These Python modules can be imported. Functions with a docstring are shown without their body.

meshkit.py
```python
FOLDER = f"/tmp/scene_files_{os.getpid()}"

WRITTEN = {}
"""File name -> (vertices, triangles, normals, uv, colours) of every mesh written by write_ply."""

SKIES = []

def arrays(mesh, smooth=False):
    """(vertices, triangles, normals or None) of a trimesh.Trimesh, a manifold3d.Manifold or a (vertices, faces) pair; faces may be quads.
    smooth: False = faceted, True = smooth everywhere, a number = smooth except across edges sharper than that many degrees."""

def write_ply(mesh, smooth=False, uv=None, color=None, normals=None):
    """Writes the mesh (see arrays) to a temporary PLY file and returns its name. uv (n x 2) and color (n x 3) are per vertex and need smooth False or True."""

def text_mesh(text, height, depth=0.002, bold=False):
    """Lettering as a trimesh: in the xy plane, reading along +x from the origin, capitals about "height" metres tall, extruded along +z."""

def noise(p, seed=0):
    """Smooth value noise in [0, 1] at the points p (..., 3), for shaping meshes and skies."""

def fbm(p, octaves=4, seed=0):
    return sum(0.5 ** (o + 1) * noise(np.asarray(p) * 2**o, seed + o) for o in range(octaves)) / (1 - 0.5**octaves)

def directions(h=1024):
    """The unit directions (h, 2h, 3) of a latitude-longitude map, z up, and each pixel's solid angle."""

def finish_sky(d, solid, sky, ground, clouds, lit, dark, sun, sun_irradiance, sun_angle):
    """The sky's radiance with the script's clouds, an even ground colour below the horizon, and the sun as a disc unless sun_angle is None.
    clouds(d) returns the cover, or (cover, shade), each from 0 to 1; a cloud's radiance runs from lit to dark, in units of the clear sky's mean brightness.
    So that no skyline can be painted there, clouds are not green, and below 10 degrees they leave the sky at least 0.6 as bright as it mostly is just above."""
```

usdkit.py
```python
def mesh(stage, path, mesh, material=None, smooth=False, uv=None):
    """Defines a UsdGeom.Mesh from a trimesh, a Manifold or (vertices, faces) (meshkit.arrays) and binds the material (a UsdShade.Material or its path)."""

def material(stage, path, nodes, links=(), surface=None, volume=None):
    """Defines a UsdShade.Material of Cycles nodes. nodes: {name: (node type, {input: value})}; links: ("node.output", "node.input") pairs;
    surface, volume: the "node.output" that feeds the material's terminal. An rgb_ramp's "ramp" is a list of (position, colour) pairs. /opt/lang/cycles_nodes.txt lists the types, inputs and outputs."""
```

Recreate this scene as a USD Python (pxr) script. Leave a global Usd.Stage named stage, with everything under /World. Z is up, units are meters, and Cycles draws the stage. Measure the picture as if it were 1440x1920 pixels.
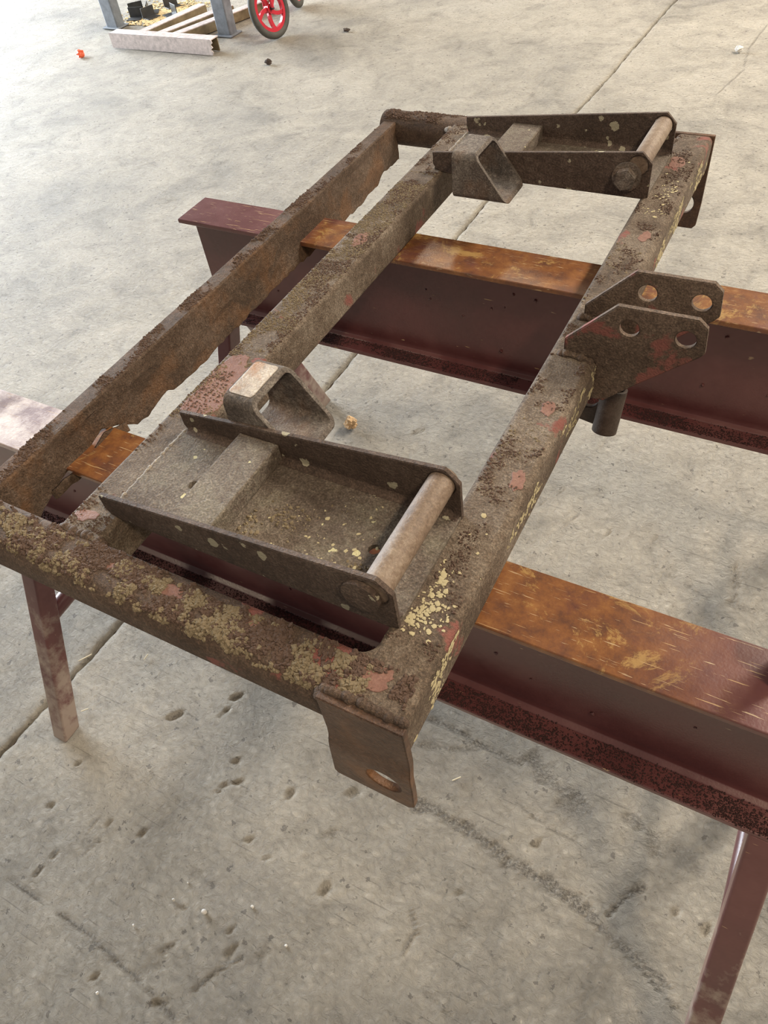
import math
import numpy as np, trimesh, usdkit, meshkit
from shapely.geometry import Polygon, Point, LineString, box as sbox
from shapely.ops import unary_union
import manifold3d as m3
from pxr import Usd, UsdGeom, UsdLux, UsdShade, Sdf, Gf, Vt

stage = Usd.Stage.CreateInMemory()
UsdGeom.SetStageUpAxis(stage, UsdGeom.Tokens.z)
UsdGeom.SetStageMetersPerUnit(stage, 1.0)
UsdGeom.Xform.Define(stage, '/World')
UsdGeom.Scope.Define(stage, '/World/Looks')

# ------------------------------------------------------------------ camera
FPX = 1387.42
RIGHT = (0.87905247, 0.46491879, -0.1054385)
DOWN = (0.29400924, -0.70281129, -0.64777686)
FWD = (-0.375267, 0.53842996, -0.75449842)
CAM = (0.0, 0.0, 1.76)
cam = UsdGeom.Camera.Define(stage, '/World/camera')
m = Gf.Matrix4d(*RIGHT, 0, *[-d for d in DOWN], 0, *[-d for d in FWD], 0, *CAM, 1)
cam.AddTransformOp().Set(m)
cam.CreateHorizontalApertureAttr(36.0)
cam.CreateVerticalApertureAttr(48.0)
cam.CreateFocalLengthAttr(FPX * 36.0 / 1440.0)
cam.CreateClippingRangeAttr(Gf.Vec2f(0.05, 200))
cam.CreateExposureAttr(0.20)

# ------------------------------------------------------------------ light
dome = UsdLux.DomeLight.Define(stage, '/World/shed_daylight')
dome.CreateColorAttr(Gf.Vec3f(1.0, 0.95, 0.88))
dome.CreateIntensityAttr(0.09)


def rect(name, pos, look, w, h, color, intensity):
    l = UsdLux.RectLight.Define(stage, '/World/' + name)
    p, q = np.array(pos, float), np.array(look, float)
    z = (p - q) / np.linalg.norm(p - q)                      # light shines along -z
    up = np.array([0, 0, 1.0]) if abs(z[2]) < 0.95 else np.array([0, 1.0, 0])
    x = np.cross(up, z); x /= np.linalg.norm(x)
    y = np.cross(z, x)
    l.AddTransformOp().Set(Gf.Matrix4d(*x, 0, *y, 0, *z, 0, *p, 1))
    l.CreateWidthAttr(w); l.CreateHeightAttr(h)
    l.CreateColorAttr(Gf.Vec3f(*color)); l.CreateIntensityAttr(intensity)


# the big open door on the left, and the translucent sheets in the roof
rect('doorway_light', (-13.0, 5.0, 2.6), (0, 4.0, 1.6), 8.0, 5.0, (0.83, 0.92, 1.0), 33)
rect('roof_light', (2.9, -0.9, 6.0), (2.9, -0.9, 0), 0.5, 1.1, (1.0, 0.81, 0.57), 160)
rect('roof_light_001', (3.2, 5.5, 6.0), (3.2, 5.5, 0), 0.9, 2.6, (1.0, 0.89, 0.73), 105)
rect('roof_light_002', (3.2, 9.5, 6.0), (3.2, 9.5, 0), 0.9, 2.6, (1.0, 0.89, 0.73), 110)
rect('roof_light_003', (-3.8, -1.6, 6.0), (-3.8, -1.6, 0), 0.5, 1.1, (1.0, 0.84, 0.62), 42)
rect('roof_light_004', (-3.8, 9.5, 6.0), (-3.8, 9.5, 0), 0.9, 2.6, (1.0, 0.84, 0.6), 30)

# ------------------------------------------------------------------ helpers
used = {}


def numbered(path):
    n = used.get(path, -1) + 1
    used[path] = n
    return path if n == 0 else f'{path}_{n:03d}'


def tag(prim, label=None, cat=None, group=None, kind=None):
    prim = prim.GetPrim() if hasattr(prim, 'GetPrim') else prim
    for k, v in (('label', label), ('category', cat), ('group', group), ('kind', kind)):
        if v:
            prim.SetCustomDataByKey(k, v)
    return prim


class Thing:
    """An Xform at the base of a thing. Shapes are given in room coordinates."""

    def __init__(self, name, label, cat, base, group=None, kind=None):
        self.path = numbered('/World/' + name)
        self.base = np.array(base, float)
        self.x = UsdGeom.Xform.Define(stage, self.path)
        self.x.AddTranslateOp().Set(Gf.Vec3d(*map(float, base)))
        tag(self.x, label, cat, group, kind)

    def part(self, name, mesh, mat, parent=None, label=None, smooth=35, kind=None):
        v, f = VF(mesh)
        path = numbered((parent or self.path) + '/' + name)
        p = usdkit.mesh(stage, path, (v - self.base, f), mat, smooth=smooth)
        tag(p, label, kind=kind)
        return path


def VF(mesh):
    if hasattr(mesh, 'to_mesh'):
        q = mesh.to_mesh()
        return np.array(q.vert_properties[:, :3], float), np.array(q.tri_verts, int)
    if isinstance(mesh, (tuple, list)) and not isinstance(mesh[0], trimesh.Trimesh):
        return np.asarray(mesh[0], float), np.asarray(mesh[1], int)
    if isinstance(mesh, (list, tuple)):
        mesh = trimesh.util.concatenate(list(mesh))
    return np.array(mesh.vertices, float), np.array(mesh.faces, int)


def man(t):
    v, f = VF(t)
    return m3.Manifold(m3.Mesh(vert_properties=v.astype(np.float32), tri_verts=f.astype(np.uint32)))


def prism(poly, axis, a, b):
    """Polygon extruded along an axis from a to b. axis y: poly in (x, z); x: (y, z); z: (x, y)."""
    t = trimesh.creation.extrude_polygon(poly, b - a, engine='earcut')
    v = np.array(t.vertices)
    u, w, d = v[:, 0], v[:, 1], v[:, 2] + a
    t.vertices = {'y': np.stack([u, d, w], 1), 'x': np.stack([d, u, w], 1), 'z': np.stack([u, w, d], 1)}[axis]
    if np.linalg.det({'y': [[1, 0, 0], [0, 0, 1], [0, 1, 0]], 'x': [[0, 1, 0], [0, 0, 1], [1, 0, 0]], 'z': np.eye(3)}[axis]) < 0:
        t.faces = t.faces[:, ::-1]
    return t


def rrect(x0, x1, y0, y1, r, seg=6):
    r = min(r, (x1 - x0) / 2 - 1e-5, (y1 - y0) / 2 - 1e-5)
    return sbox(x0 + r, y0 + r, x1 - r, y1 - r).buffer(r, quad_segs=seg)


def bevel_box(x0, x1, y0, y1, z0, z1, c=0.002):
    pts = []
    for sx in (0, 1):
        for sy in (0, 1):
            for sz in (0, 1):
                X, Y, Z = (x0, x1)[sx], (y0, y1)[sy], (z0, z1)[sz]
                dx, dy, dz = (c, -c)[sx], (c, -c)[sy], (c, -c)[sz]
                pts += [(X, Y + dy, Z + dz), (X + dx, Y, Z + dz), (X + dx, Y + dy, Z)]
    return trimesh.convex.convex_hull(np.array(pts))


def plate(poly, axis, a, b, c=0.0015):
    """A plate with chamfered rims, built as hull-free layered extrusion."""
    inner = poly.buffer(-c, join_style=2)
    if inner.geom_type != 'Polygon' or inner.is_empty:
        return prism(poly, axis, a, b)
    mid = man(prism(poly, axis, a + c, b - c))
    return mid + man(prism(inner, axis, a, b))


def rod(p, q, r, n=24, r2=None):
    p, q = np.array(p, float), np.array(q, float)
    h = np.linalg.norm(q - p)
    t = trimesh.creation.cylinder(r, h, sections=n)
    if r2 is not None:
        v = np.array(t.vertices); top = v[:, 2] > 0
        v[top, :2] *= r2 / r; t.vertices = v
    t.apply_transform(trimesh.geometry.align_vectors([0, 0, 1], (q - p) / h))
    t.apply_translation((p + q) / 2)
    return t


def weld(path, r, seed=0, seg=10):
    """A lumpy weld bead along a path of points."""
    rng = np.random.default_rng(seed)
    path = np.array(path, float)
    d = np.r_[0, np.cumsum(np.linalg.norm(np.diff(path, axis=0), axis=1))]
    n = max(3, int(d[-1] / (r * 0.9)))
    out = []
    for s in np.linspace(0, d[-1], n):
        c = np.array([np.interp(s, d, path[:, k]) for k in range(3)])
        b = trimesh.creation.icosphere(1, r * rng.uniform(0.85, 1.2))
        b.apply_translation(c + rng.normal(0, r * 0.12, 3))
        out.append(b)
    return trimesh.util.concatenate(out)


ICO = trimesh.creation.icosphere(0)


def crumbs(pos, size, flat=0.6, seed=0, nrm=None, detail=0):
    """Thousands of little irregular lumps as one mesh; pos (n, 3), size (n)."""
    rng = np.random.default_rng(seed)
    base = ICO if detail == 0 else trimesh.creation.icosphere(detail)
    v0, f0 = np.array(base.vertices), np.array(base.faces)
    n = len(pos)
    v = v0[None] * rng.uniform(0.55, 1.25, (n, len(v0), 1))
    a = rng.uniform(0, 2 * np.pi, n)
    asp = rng.uniform(0.6, 1.0, n)
    x, y = v[..., 0], v[..., 1] * asp[:, None]
    v = np.stack([x * np.cos(a)[:, None] - y * np.sin(a)[:, None], x * np.sin(a)[:, None] + y * np.cos(a)[:, None],
                  v[..., 2] * flat], -1)
    if nrm is not None:                                     # lay the flat side on the surface
        N = nrm / np.linalg.norm(nrm, axis=1, keepdims=True)
        h = np.where(np.abs(N[:, :1]) > 0.8, [[0, 1.0, 0]], [[1.0, 0, 0]])
        U = np.cross(h, N); U /= np.linalg.norm(U, axis=1, keepdims=True)
        W = np.cross(N, U)
        v = v[..., :1] * U[:, None] + v[..., 1:2] * W[:, None] + v[..., 2:] * N[:, None]
    v = v * size[:, None, None] + pos[:, None]
    f = (f0[None] + (np.arange(n) * len(v0))[:, None, None]).reshape(-1, 3)
    return v.reshape(-1, 3), f


def smoothstep(a, b, x):
    t = np.clip((x - a) / (b - a), 0, 1)
    return t * t * (3 - 2 * t)


# ------------------------------------------------------------------ materials
def mat(name, nodes, links, surface):
    return usdkit.material(stage, '/World/Looks/' + name, nodes, links, surface=surface)


def steel(name, dark, mid, light, primer=None, primer_at=0.62, lichen=0.0, lichen_col=(0.50, 0.46, 0.27), rough=0.8,
          grain=1.0, orange=0.0, bevel=0.003, green=0.0, scale=1.0):
    """Old rusted steel: brown rust in three tones, left-over red primer, lichen spots, pitted skin."""
    N = {
        'geo': ('geometry', {}),
        'n1': ('noise_texture', {'scale': 7.0 * scale, 'detail': 6.0, 'roughness': 0.65}),
        'n2': ('noise_texture', {'scale': 90.0 * scale, 'detail': 5.0, 'roughness': 0.7}),
        'sum': ('math', {'math_type': 'multiply_add', 'value2': 0.55}),
        'half': ('math', {'math_type': 'multiply', 'value2': 0.45}),
        'tone': ('rgb_ramp', {'ramp': [(0.34, dark), (0.48, mid), (0.64, light)]}),
        'n3': ('noise_texture', {'scale': 300.0, 'detail': 3.0, 'roughness': 0.7}),
        'spk': ('rgb_ramp', {'ramp': [(0.30, (0.55,) * 3), (0.5, (1.0,) * 3), (0.66, (1.75,) * 3)]}),
        'spm': ('mix_color', {'blend_type': 'multiply', 'fac': min(1.0, 0.85 * grain), 'use_clamp': False}),
        'bev': ('bevel', {'samples': 4, 'radius': bevel}),
        'b1': ('bump', {'strength': 1.0 * grain, 'distance': 0.0026}),
        'b2': ('bump', {'strength': 0.8 * grain, 'distance': 0.004}),
        'bsdf': ('principled_bsdf', {'roughness': rough, 'specular_ior_level': 0.35}),
    }
    L = [('geo.position', 'n1.vector'), ('geo.position', 'n2.vector'), ('geo.position', 'n3.vector'),
         ('n1.fac', 'sum.value1'), ('n2.fac', 'half.value1'), ('half.value', 'sum.value3'), ('sum.value', 'tone.fac'),
         ('n3.fac', 'b1.height'), ('bev.bevel', 'b1.normal'), ('n2.fac', 'b2.height'), ('b1.normal', 'b2.normal'), ('b2.normal', 'bsdf.normal')]
    L += [('n3.fac', 'spk.fac'), ('tone.color', 'spm.a'), ('spk.color', 'spm.b')]
    last = 'spm.result'

    def over(key, fac_out, color):
        nonlocal last
        N[key] = ('mix_color', {'b': color})
        L.append((last, key + '.a')); L.append((fac_out, key + '.fac'))
        last = key + '.result'

    if orange:
        N['no'] = ('noise_texture', {'scale': 11.0, 'detail': 4.0, 'roughness': 0.6, 'distortion': 0.4})
        N['ro'] = ('rgb_ramp', {'ramp': [(0.5, (0, 0, 0)), (0.66, (orange,) * 3)]})
        L += [('geo.position', 'no.vector'), ('no.fac', 'ro.fac')]
        over('mo', 'ro.color', (0.30, 0.115, 0.022))
    if primer is not None:
        N['np'] = ('noise_texture', {'scale': 9.0, 'detail': 7.0, 'roughness': 0.6, 'distortion': 0.3})
        N['rp'] = ('rgb_ramp', {'ramp': [(primer_at, (0, 0, 0)), (primer_at + 0.035, (1, 1, 1))]})
        L += [('geo.position', 'np.vector'), ('np.fac', 'rp.fac')]
        over('mp', 'rp.color', primer)
    if green:
        N['ng'] = ('noise_texture', {'scale': 14.0, 'detail': 6.0, 'roughness': 0.7})
        N['rg'] = ('rgb_ramp', {'ramp': [(0.5, (0, 0, 0)), (0.66, (green,) * 3)]})
        L += [('geo.position', 'ng.vector'), ('ng.fac', 'rg.fac')]
        over('mg', 'rg.color', (0.14, 0.14, 0.055))
    if lichen:
        N['dis'] = ('noise_texture', {'scale': 60.0, 'detail': 2.0})
        N['dv'] = ('mix_color', {'fac': 0.012})
        N['vo'] = ('voronoi_texture', {'scale': 34.0, 'randomness': 1.0})
        N['sz'] = ('separate_color', {})
        N['nl'] = ('noise_texture', {'scale': 9.0, 'detail': 3.0})
        N['lim'] = ('math', {'math_type': 'multiply', 'value2': lichen})
        N['lim2'] = ('math', {'math_type': 'multiply'})
        N['spot'] = ('math', {'math_type': 'less_than'})
        N['ed'] = ('math', {'math_type': 'multiply_add', 'value2': 0.5})
        N['ed2'] = ('math', {'math_type': 'subtract', 'value2': 0.25})
        L += [('geo.position', 'dv.a'), ('geo.position', 'dis.vector'), ('dis.color', 'dv.b'), ('dv.result', 'vo.vector'), ('vo.color', 'sz.color'),
              ('geo.position', 'nl.vector'), ('sz.r', 'lim2.value1'), ('nl.fac', 'lim.value1'), ('lim.value', 'lim2.value2'),
              ('n2.fac', 'ed2.value1'), ('ed2.value', 'ed.value1'), ('vo.distance', 'ed.value3'),
              ('ed.value', 'spot.value1'), ('lim2.value', 'spot.value2')]
        over('ml', 'spot.value', lichen_col)
    L.append((last, 'bsdf.base_color'))
    return mat(name, N, L, 'bsdf.BSDF')


RED = (0.19, 0.07, 0.057)
M_TUBE = steel('rusty_tube_steel', (0.042, 0.028, 0.019), (0.098, 0.070, 0.049), (0.18, 0.145, 0.112), RED, 0.61, lichen=0.34)
M_END = steel('crusted_tube_steel', (0.036, 0.022, 0.015), (0.068, 0.043, 0.029), (0.115, 0.078, 0.056), RED, 0.575, lichen=0.22)
M_ANGLE = steel('flaking_brown_steel', (0.034, 0.020, 0.012), (0.063, 0.038, 0.023), (0.115, 0.080, 0.058), None, lichen=0.22, orange=0.16)
M_CHAN = steel('weathered_channel_steel', (0.058, 0.040, 0.029), (0.108, 0.083, 0.064), (0.185, 0.160, 0.130), None, lichen=0.60, green=0.12)
M_SIDE = steel('channel_side_steel', (0.036, 0.024, 0.018), (0.068, 0.045, 0.034), (0.115, 0.084, 0.066), None, lichen=0.85, lichen_col=(0.34, 0.31, 0.225))
M_STRAP = steel('strap_steel', (0.052, 0.042, 0.036), (0.105, 0.086, 0.073), (0.21, 0.185, 0.16), None, lichen=0.22, orange=0.15)
M_LUG = steel('lug_steel', (0.042, 0.026, 0.018), (0.078, 0.052, 0.037), (0.14, 0.10, 0.074), RED, 0.55, lichen=0.3)
M_TAB = steel('tab_steel', (0.036, 0.018, 0.011), (0.072, 0.038, 0.022), (0.115, 0.070, 0.048), None, lichen=0.0, orange=0.22, rough=0.5, grain=0.7)
M_PIN = steel('pin_steel', (0.08, 0.055, 0.040), (0.15, 0.105, 0.075), (0.24, 0.19, 0.145), None, lichen=0.16, rough=0.55, grain=0.4)
M_BOSS = steel('dark_boss_steel', (0.018, 0.013, 0.011), (0.04, 0.027, 0.02), (0.07, 0.05, 0.04), None, rough=0.5, grain=0.4)
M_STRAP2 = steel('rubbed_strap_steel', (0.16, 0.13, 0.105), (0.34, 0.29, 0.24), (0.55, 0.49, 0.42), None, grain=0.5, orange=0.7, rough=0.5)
M_PRIMER = steel('bare_red_primer', (0.095, 0.045, 0.034), (0.155, 0.075, 0.056), (0.21, 0.118, 0.092), None, grain=0.3, rough=0.6)
M_WELD = steel('weld_steel', (0.12, 0.10, 0.085), (0.2, 0.17, 0.14), (0.32, 0.28, 0.22), None, grain=0.5)


def crumb_mat(name, cols, rough=0.95):
    N = {'g': ('geometry', {}), 'r': ('rgb_ramp', {'ramp': cols}), 'b': ('principled_bsdf', {'roughness': rough, 'specular_ior_level': 0.2})}
    return mat(name, N, [('g.random_per_island', 'r.fac'), ('r.color', 'b.base_color')], 'b.BSDF')


M_CRUST = crumb_mat('flaky_crust', [(0, (0.085, 0.055, 0.042)), (0.25, (0.17, 0.115, 0.092)), (0.5, (0.26, 0.19, 0.155)), (0.7, (0.25, 0.135, 0.115)), (0.85, (0.36, 0.29, 0.24)), (1, (0.48, 0.42, 0.36))])
M_LICH = crumb_mat('yellow_green_lichen', [(0, (0.16, 0.125, 0.080)), (0.25, (0.30, 0.255, 0.165)), (0.5, (0.42, 0.375, 0.25)), (0.8, (0.52, 0.475, 0.345)), (1, (0.60, 0.565, 0.46))])
M_PALE = crumb_mat('cream_lichen', [(0, (0.36, 0.31, 0.19)), (0.5, (0.50, 0.45, 0.29)), (1, (0.58, 0.54, 0.38))])
M_GRIT = crumb_mat('rust_grit', [(0, (0.032, 0.015, 0.015)), (0.4, (0.085, 0.038, 0.035)), (0.8, (0.14, 0.075, 0.066)), (1, (0.24, 0.16, 0.14))], 0.8)


def paint(name, worn=False, x_in=(-1.08, 0.02), foot=False, chalk=False):
    N = {
        'geo': ('geometry', {}),
        'n1': ('noise_texture', {'scale': 5.0, 'detail': 5.0, 'roughness': 0.6}),
        'base': ('rgb_ramp', {'ramp': [(0.3, (0.066, 0.022, 0.023)), (0.5, (0.090, 0.030, 0.031)), (0.7, (0.118, 0.046, 0.045))]}),
        'n3': ('noise_texture', {'scale': 260.0, 'detail': 3.0}),
        'bev': ('bevel', {'samples': 4, 'radius': 0.003}),
        'b1': ('bump', {'strength': 0.35, 'distance': 0.0006}),
        'rr': ('rgb_ramp', {'ramp': [(0.3, (0.24,) * 3), (0.7, (0.42,) * 3)]}),
        'bsdf': ('principled_bsdf', {'specular_ior_level': 0.5}),
    }
    L = [('geo.position', 'n1.vector'), ('geo.position', 'n3.vector'), ('n1.fac', 'base.fac'), ('n3.fac', 'b1.height'), ('bev.bevel', 'b1.normal'),
         ('b1.normal', 'bsdf.normal'), ('n1.fac', 'rr.fac'), ('rr.color', 'bsdf.roughness')]
    last = 'base.color'
    # long thin scratches in two directions
    for k, (rot, sc, at, col) in enumerate([((0, 0, 0.25), (16, 330, 90), 0.665, 0), ((0, 0, -0.6), (24, 380, 90), 0.67, 0), ((0, 0, 1.25), (26, 420, 90), 0.68, 0)]):
        N[f'm{k}'] = ('mapping', {'rotation': rot, 'scale': sc})
        N[f's{k}'] = ('noise_texture', {'scale': 1.0, 'detail': 2.0, 'roughness': 0.5})
        a = at + 0.02 if worn else at + 0.09
        N[f'r{k}'] = ('rgb_ramp', {'ramp': [(a, (0, 0, 0)), (a + 0.03, (0.75,) * 3)]})
        L += [('geo.position', f'm{k}.vector'), (f'm{k}.vector', f's{k}.vector'), (f's{k}.fac', f'r{k}.fac')]
    if worn:
        N['sep'] = ('separate_xyz', {})
        N['x0'] = ('map_range', {'range_type': 'smoothstep', 'from_min': x_in[0] - 0.05, 'from_max': x_in[0] + 0.05, 'to_min': 0.0, 'to_max': 1.0})
        N['x1'] = ('map_range', {'range_type': 'smoothstep', 'from_min': x_in[1] - 0.08, 'from_max': x_in[1] + 0.12, 'to_min': 1.0, 'to_max': 0.12})
        N['xx'] = ('math', {'math_type': 'multiply'})
        N['nw'] = ('noise_texture', {'scale': 7.5, 'detail': 8.0, 'roughness': 0.62, 'distortion': 0.5})
        N['rw'] = ('rgb_ramp', {'ramp': [(0.30, (0.0,) * 3), (0.48, (0.8,) * 3)]})
        N['fw'] = ('math', {'math_type': 'multiply'})
        N['nb'] = ('noise_texture', {'scale': 26.0, 'detail': 8.0, 'roughness': 0.7})
        N['rb'] = ('rgb_ramp', {'ramp': [(0.36, (0.085, 0.036, 0.016)), (0.52, (0.165, 0.066, 0.019)), (0.66, (0.235, 0.105, 0.030))]})
        L += [('geo.position', 'nb.vector'), ('nb.fac', 'rb.fac'), ('rb.color', 'mw.b')]
        N['mw'] = ('mix_color', {})
        N['n9'] = ('noise_texture', {'scale': 9.0, 'detail': 12.0, 'roughness': 0.82, 'distortion': 0.5})
        N['r9'] = ('rgb_ramp', {'ramp': [(0.545, (0.0,) * 3), (0.60, (0.75,) * 3)]})
        N['f9'] = ('math', {'math_type': 'multiply'})
        N['m9'] = ('mix_color', {'b': (0.33, 0.21, 0.075)})
        L += [('geo.position', 'sep.vector'), ('sep.x', 'x0.value'), ('sep.x', 'x1.value'), ('x0.result', 'xx.value1'), ('x1.result', 'xx.value2'),
              ('geo.position', 'nw.vector'), ('nw.fac', 'rw.fac'), ('rw.color', 'fw.value1'), ('xx.value', 'fw.value2'), (last, 'mw.a'), ('fw.value', 'mw.fac'),
              ('geo.position', 'n9.vector'), ('n9.fac', 'r9.fac'), ('r9.color', 'f9.value1'), ('xx.value', 'f9.value2'), ('mw.result', 'm9.a'), ('f9.value', 'm9.fac')]
        last = 'm9.result'
    if foot:                                                # chalky scuffs where boots and the floor rub the legs
        N['sep'] = ('separate_xyz', {})
        N['z0'] = ('map_range', {'from_min': 0.0, 'from_max': 0.45, 'to_min': 0.30, 'to_max': -0.06})
        N['nf'] = ('noise_texture', {'scale': 22.0, 'detail': 7.0, 'roughness': 0.65})
        N['af'] = ('math', {'math_type': 'add'})
        N['rf'] = ('rgb_ramp', {'ramp': [(0.56, (0,) * 3), (0.78, (0.75,) * 3)]})
        N['mf'] = ('mix_color', {'b': (0.27, 0.225, 0.19)})
        L += [('geo.position', 'sep.vector'), ('sep.z', 'z0.value'), ('geo.position', 'nf.vector'), ('nf.fac', 'af.value1'), ('z0.result', 'af.value2'),
              ('af.value', 'rf.fac'), ('rf.color', 'mf.fac'), (last, 'mf.a')]
        last = 'mf.result'
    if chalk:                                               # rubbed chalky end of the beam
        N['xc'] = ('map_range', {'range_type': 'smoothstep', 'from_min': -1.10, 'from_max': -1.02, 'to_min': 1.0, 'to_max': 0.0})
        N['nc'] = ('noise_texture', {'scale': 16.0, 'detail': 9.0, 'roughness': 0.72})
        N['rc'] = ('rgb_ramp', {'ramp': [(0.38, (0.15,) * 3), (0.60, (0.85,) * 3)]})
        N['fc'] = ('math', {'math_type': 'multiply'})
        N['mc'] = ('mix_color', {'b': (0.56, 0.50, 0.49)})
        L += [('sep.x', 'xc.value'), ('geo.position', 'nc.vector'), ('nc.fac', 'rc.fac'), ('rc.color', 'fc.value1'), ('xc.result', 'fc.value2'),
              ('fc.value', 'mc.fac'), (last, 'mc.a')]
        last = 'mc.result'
    for k, col in enumerate([(0.36, 0.24, 0.12), (0.38, 0.27, 0.16), (0.40, 0.31, 0.20)]):
        N[f'k{k}'] = ('mix_color', {'b': col})
        L += [(last, f'k{k}.a'), (f'r{k}.color', f'k{k}.fac')]
        last = f'k{k}.result'
    L.append((last, 'bsdf.base_color'))
    return mat(name, N, L, 'bsdf.BSDF')


M_PAINT = paint('maroon_paint')
M_LEG = paint('scuffed_leg_paint', foot=True)
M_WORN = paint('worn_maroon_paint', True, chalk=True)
M_WORN2 = paint('worn_maroon_paint_far', True, (-1.02, 0.3))


def plain(name, col, rough=0.6, metallic=0.0, var=0.25, scale=20.0, spec=0.5):
    lo = tuple(c * (1 - var) for c in col); hi = tuple(min(1, c * (1 + var)) for c in col)
    N = {'g': ('geometry', {}), 'n': ('noise_texture', {'scale': scale, 'detail': 5.0, 'roughness': 0.65}), 'r': ('rgb_ramp', {'ramp': [(0.3, lo), (0.7, hi)]}),
         'bu': ('bump', {'strength': 0.3, 'distance': 0.001}), 'b': ('principled_bsdf', {'roughness': rough, 'metallic': metallic, 'specular_ior_level': spec})}
    return mat(name, N, [('g.position', 'n.vector'), ('n.fac', 'r.fac'), ('r.color', 'b.base_color'), ('n.fac', 'bu.height'), ('bu.normal', 'b.normal')], 'b.BSDF')


M_POST = plain('blue_grey_post_paint', (0.17, 0.19, 0.22), 0.45)
M_PALECH = plain('chalky_pink_paint', (0.50, 0.44, 0.43), 0.6, var=0.3, scale=30)
M_TIMB = plain('old_timber', (0.17, 0.13, 0.075), 0.85, var=0.4, scale=14)
M_BRKT = plain('dark_bracket_steel', (0.035, 0.036, 0.038), 0.4)
M_RUBBER = plain('tyre_rubber', (0.055, 0.052, 0.046), 0.75)
M_REDP = plain('red_plastic', (0.42, 0.02, 0.035), 0.25, var=0.1)
M_DARKP = plain('dark_plastic', (0.02, 0.02, 0.022), 0.5)
M_ORANGE = plain('orange_wrap', (0.8, 0.13, 0.05), 0.4, var=0.15)
M_DEBRIS = plain('dark_debris', (0.05, 0.035, 0.028), 0.9)
M_LEAF = plain('dry_tan_flake', (0.50, 0.34, 0.19), 0.85, var=0.4, scale=90)
M_STONE = plain('pale_stone', (0.50, 0.48, 0.45), 0.85, var=0.2, scale=60)
M_STRAW = plain('straw', (0.55, 0.50, 0.38), 0.8)
M_SAND = plain('yellow_sand', (0.55, 0.42, 0.22), 0.95, var=0.2, scale=40)

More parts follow.
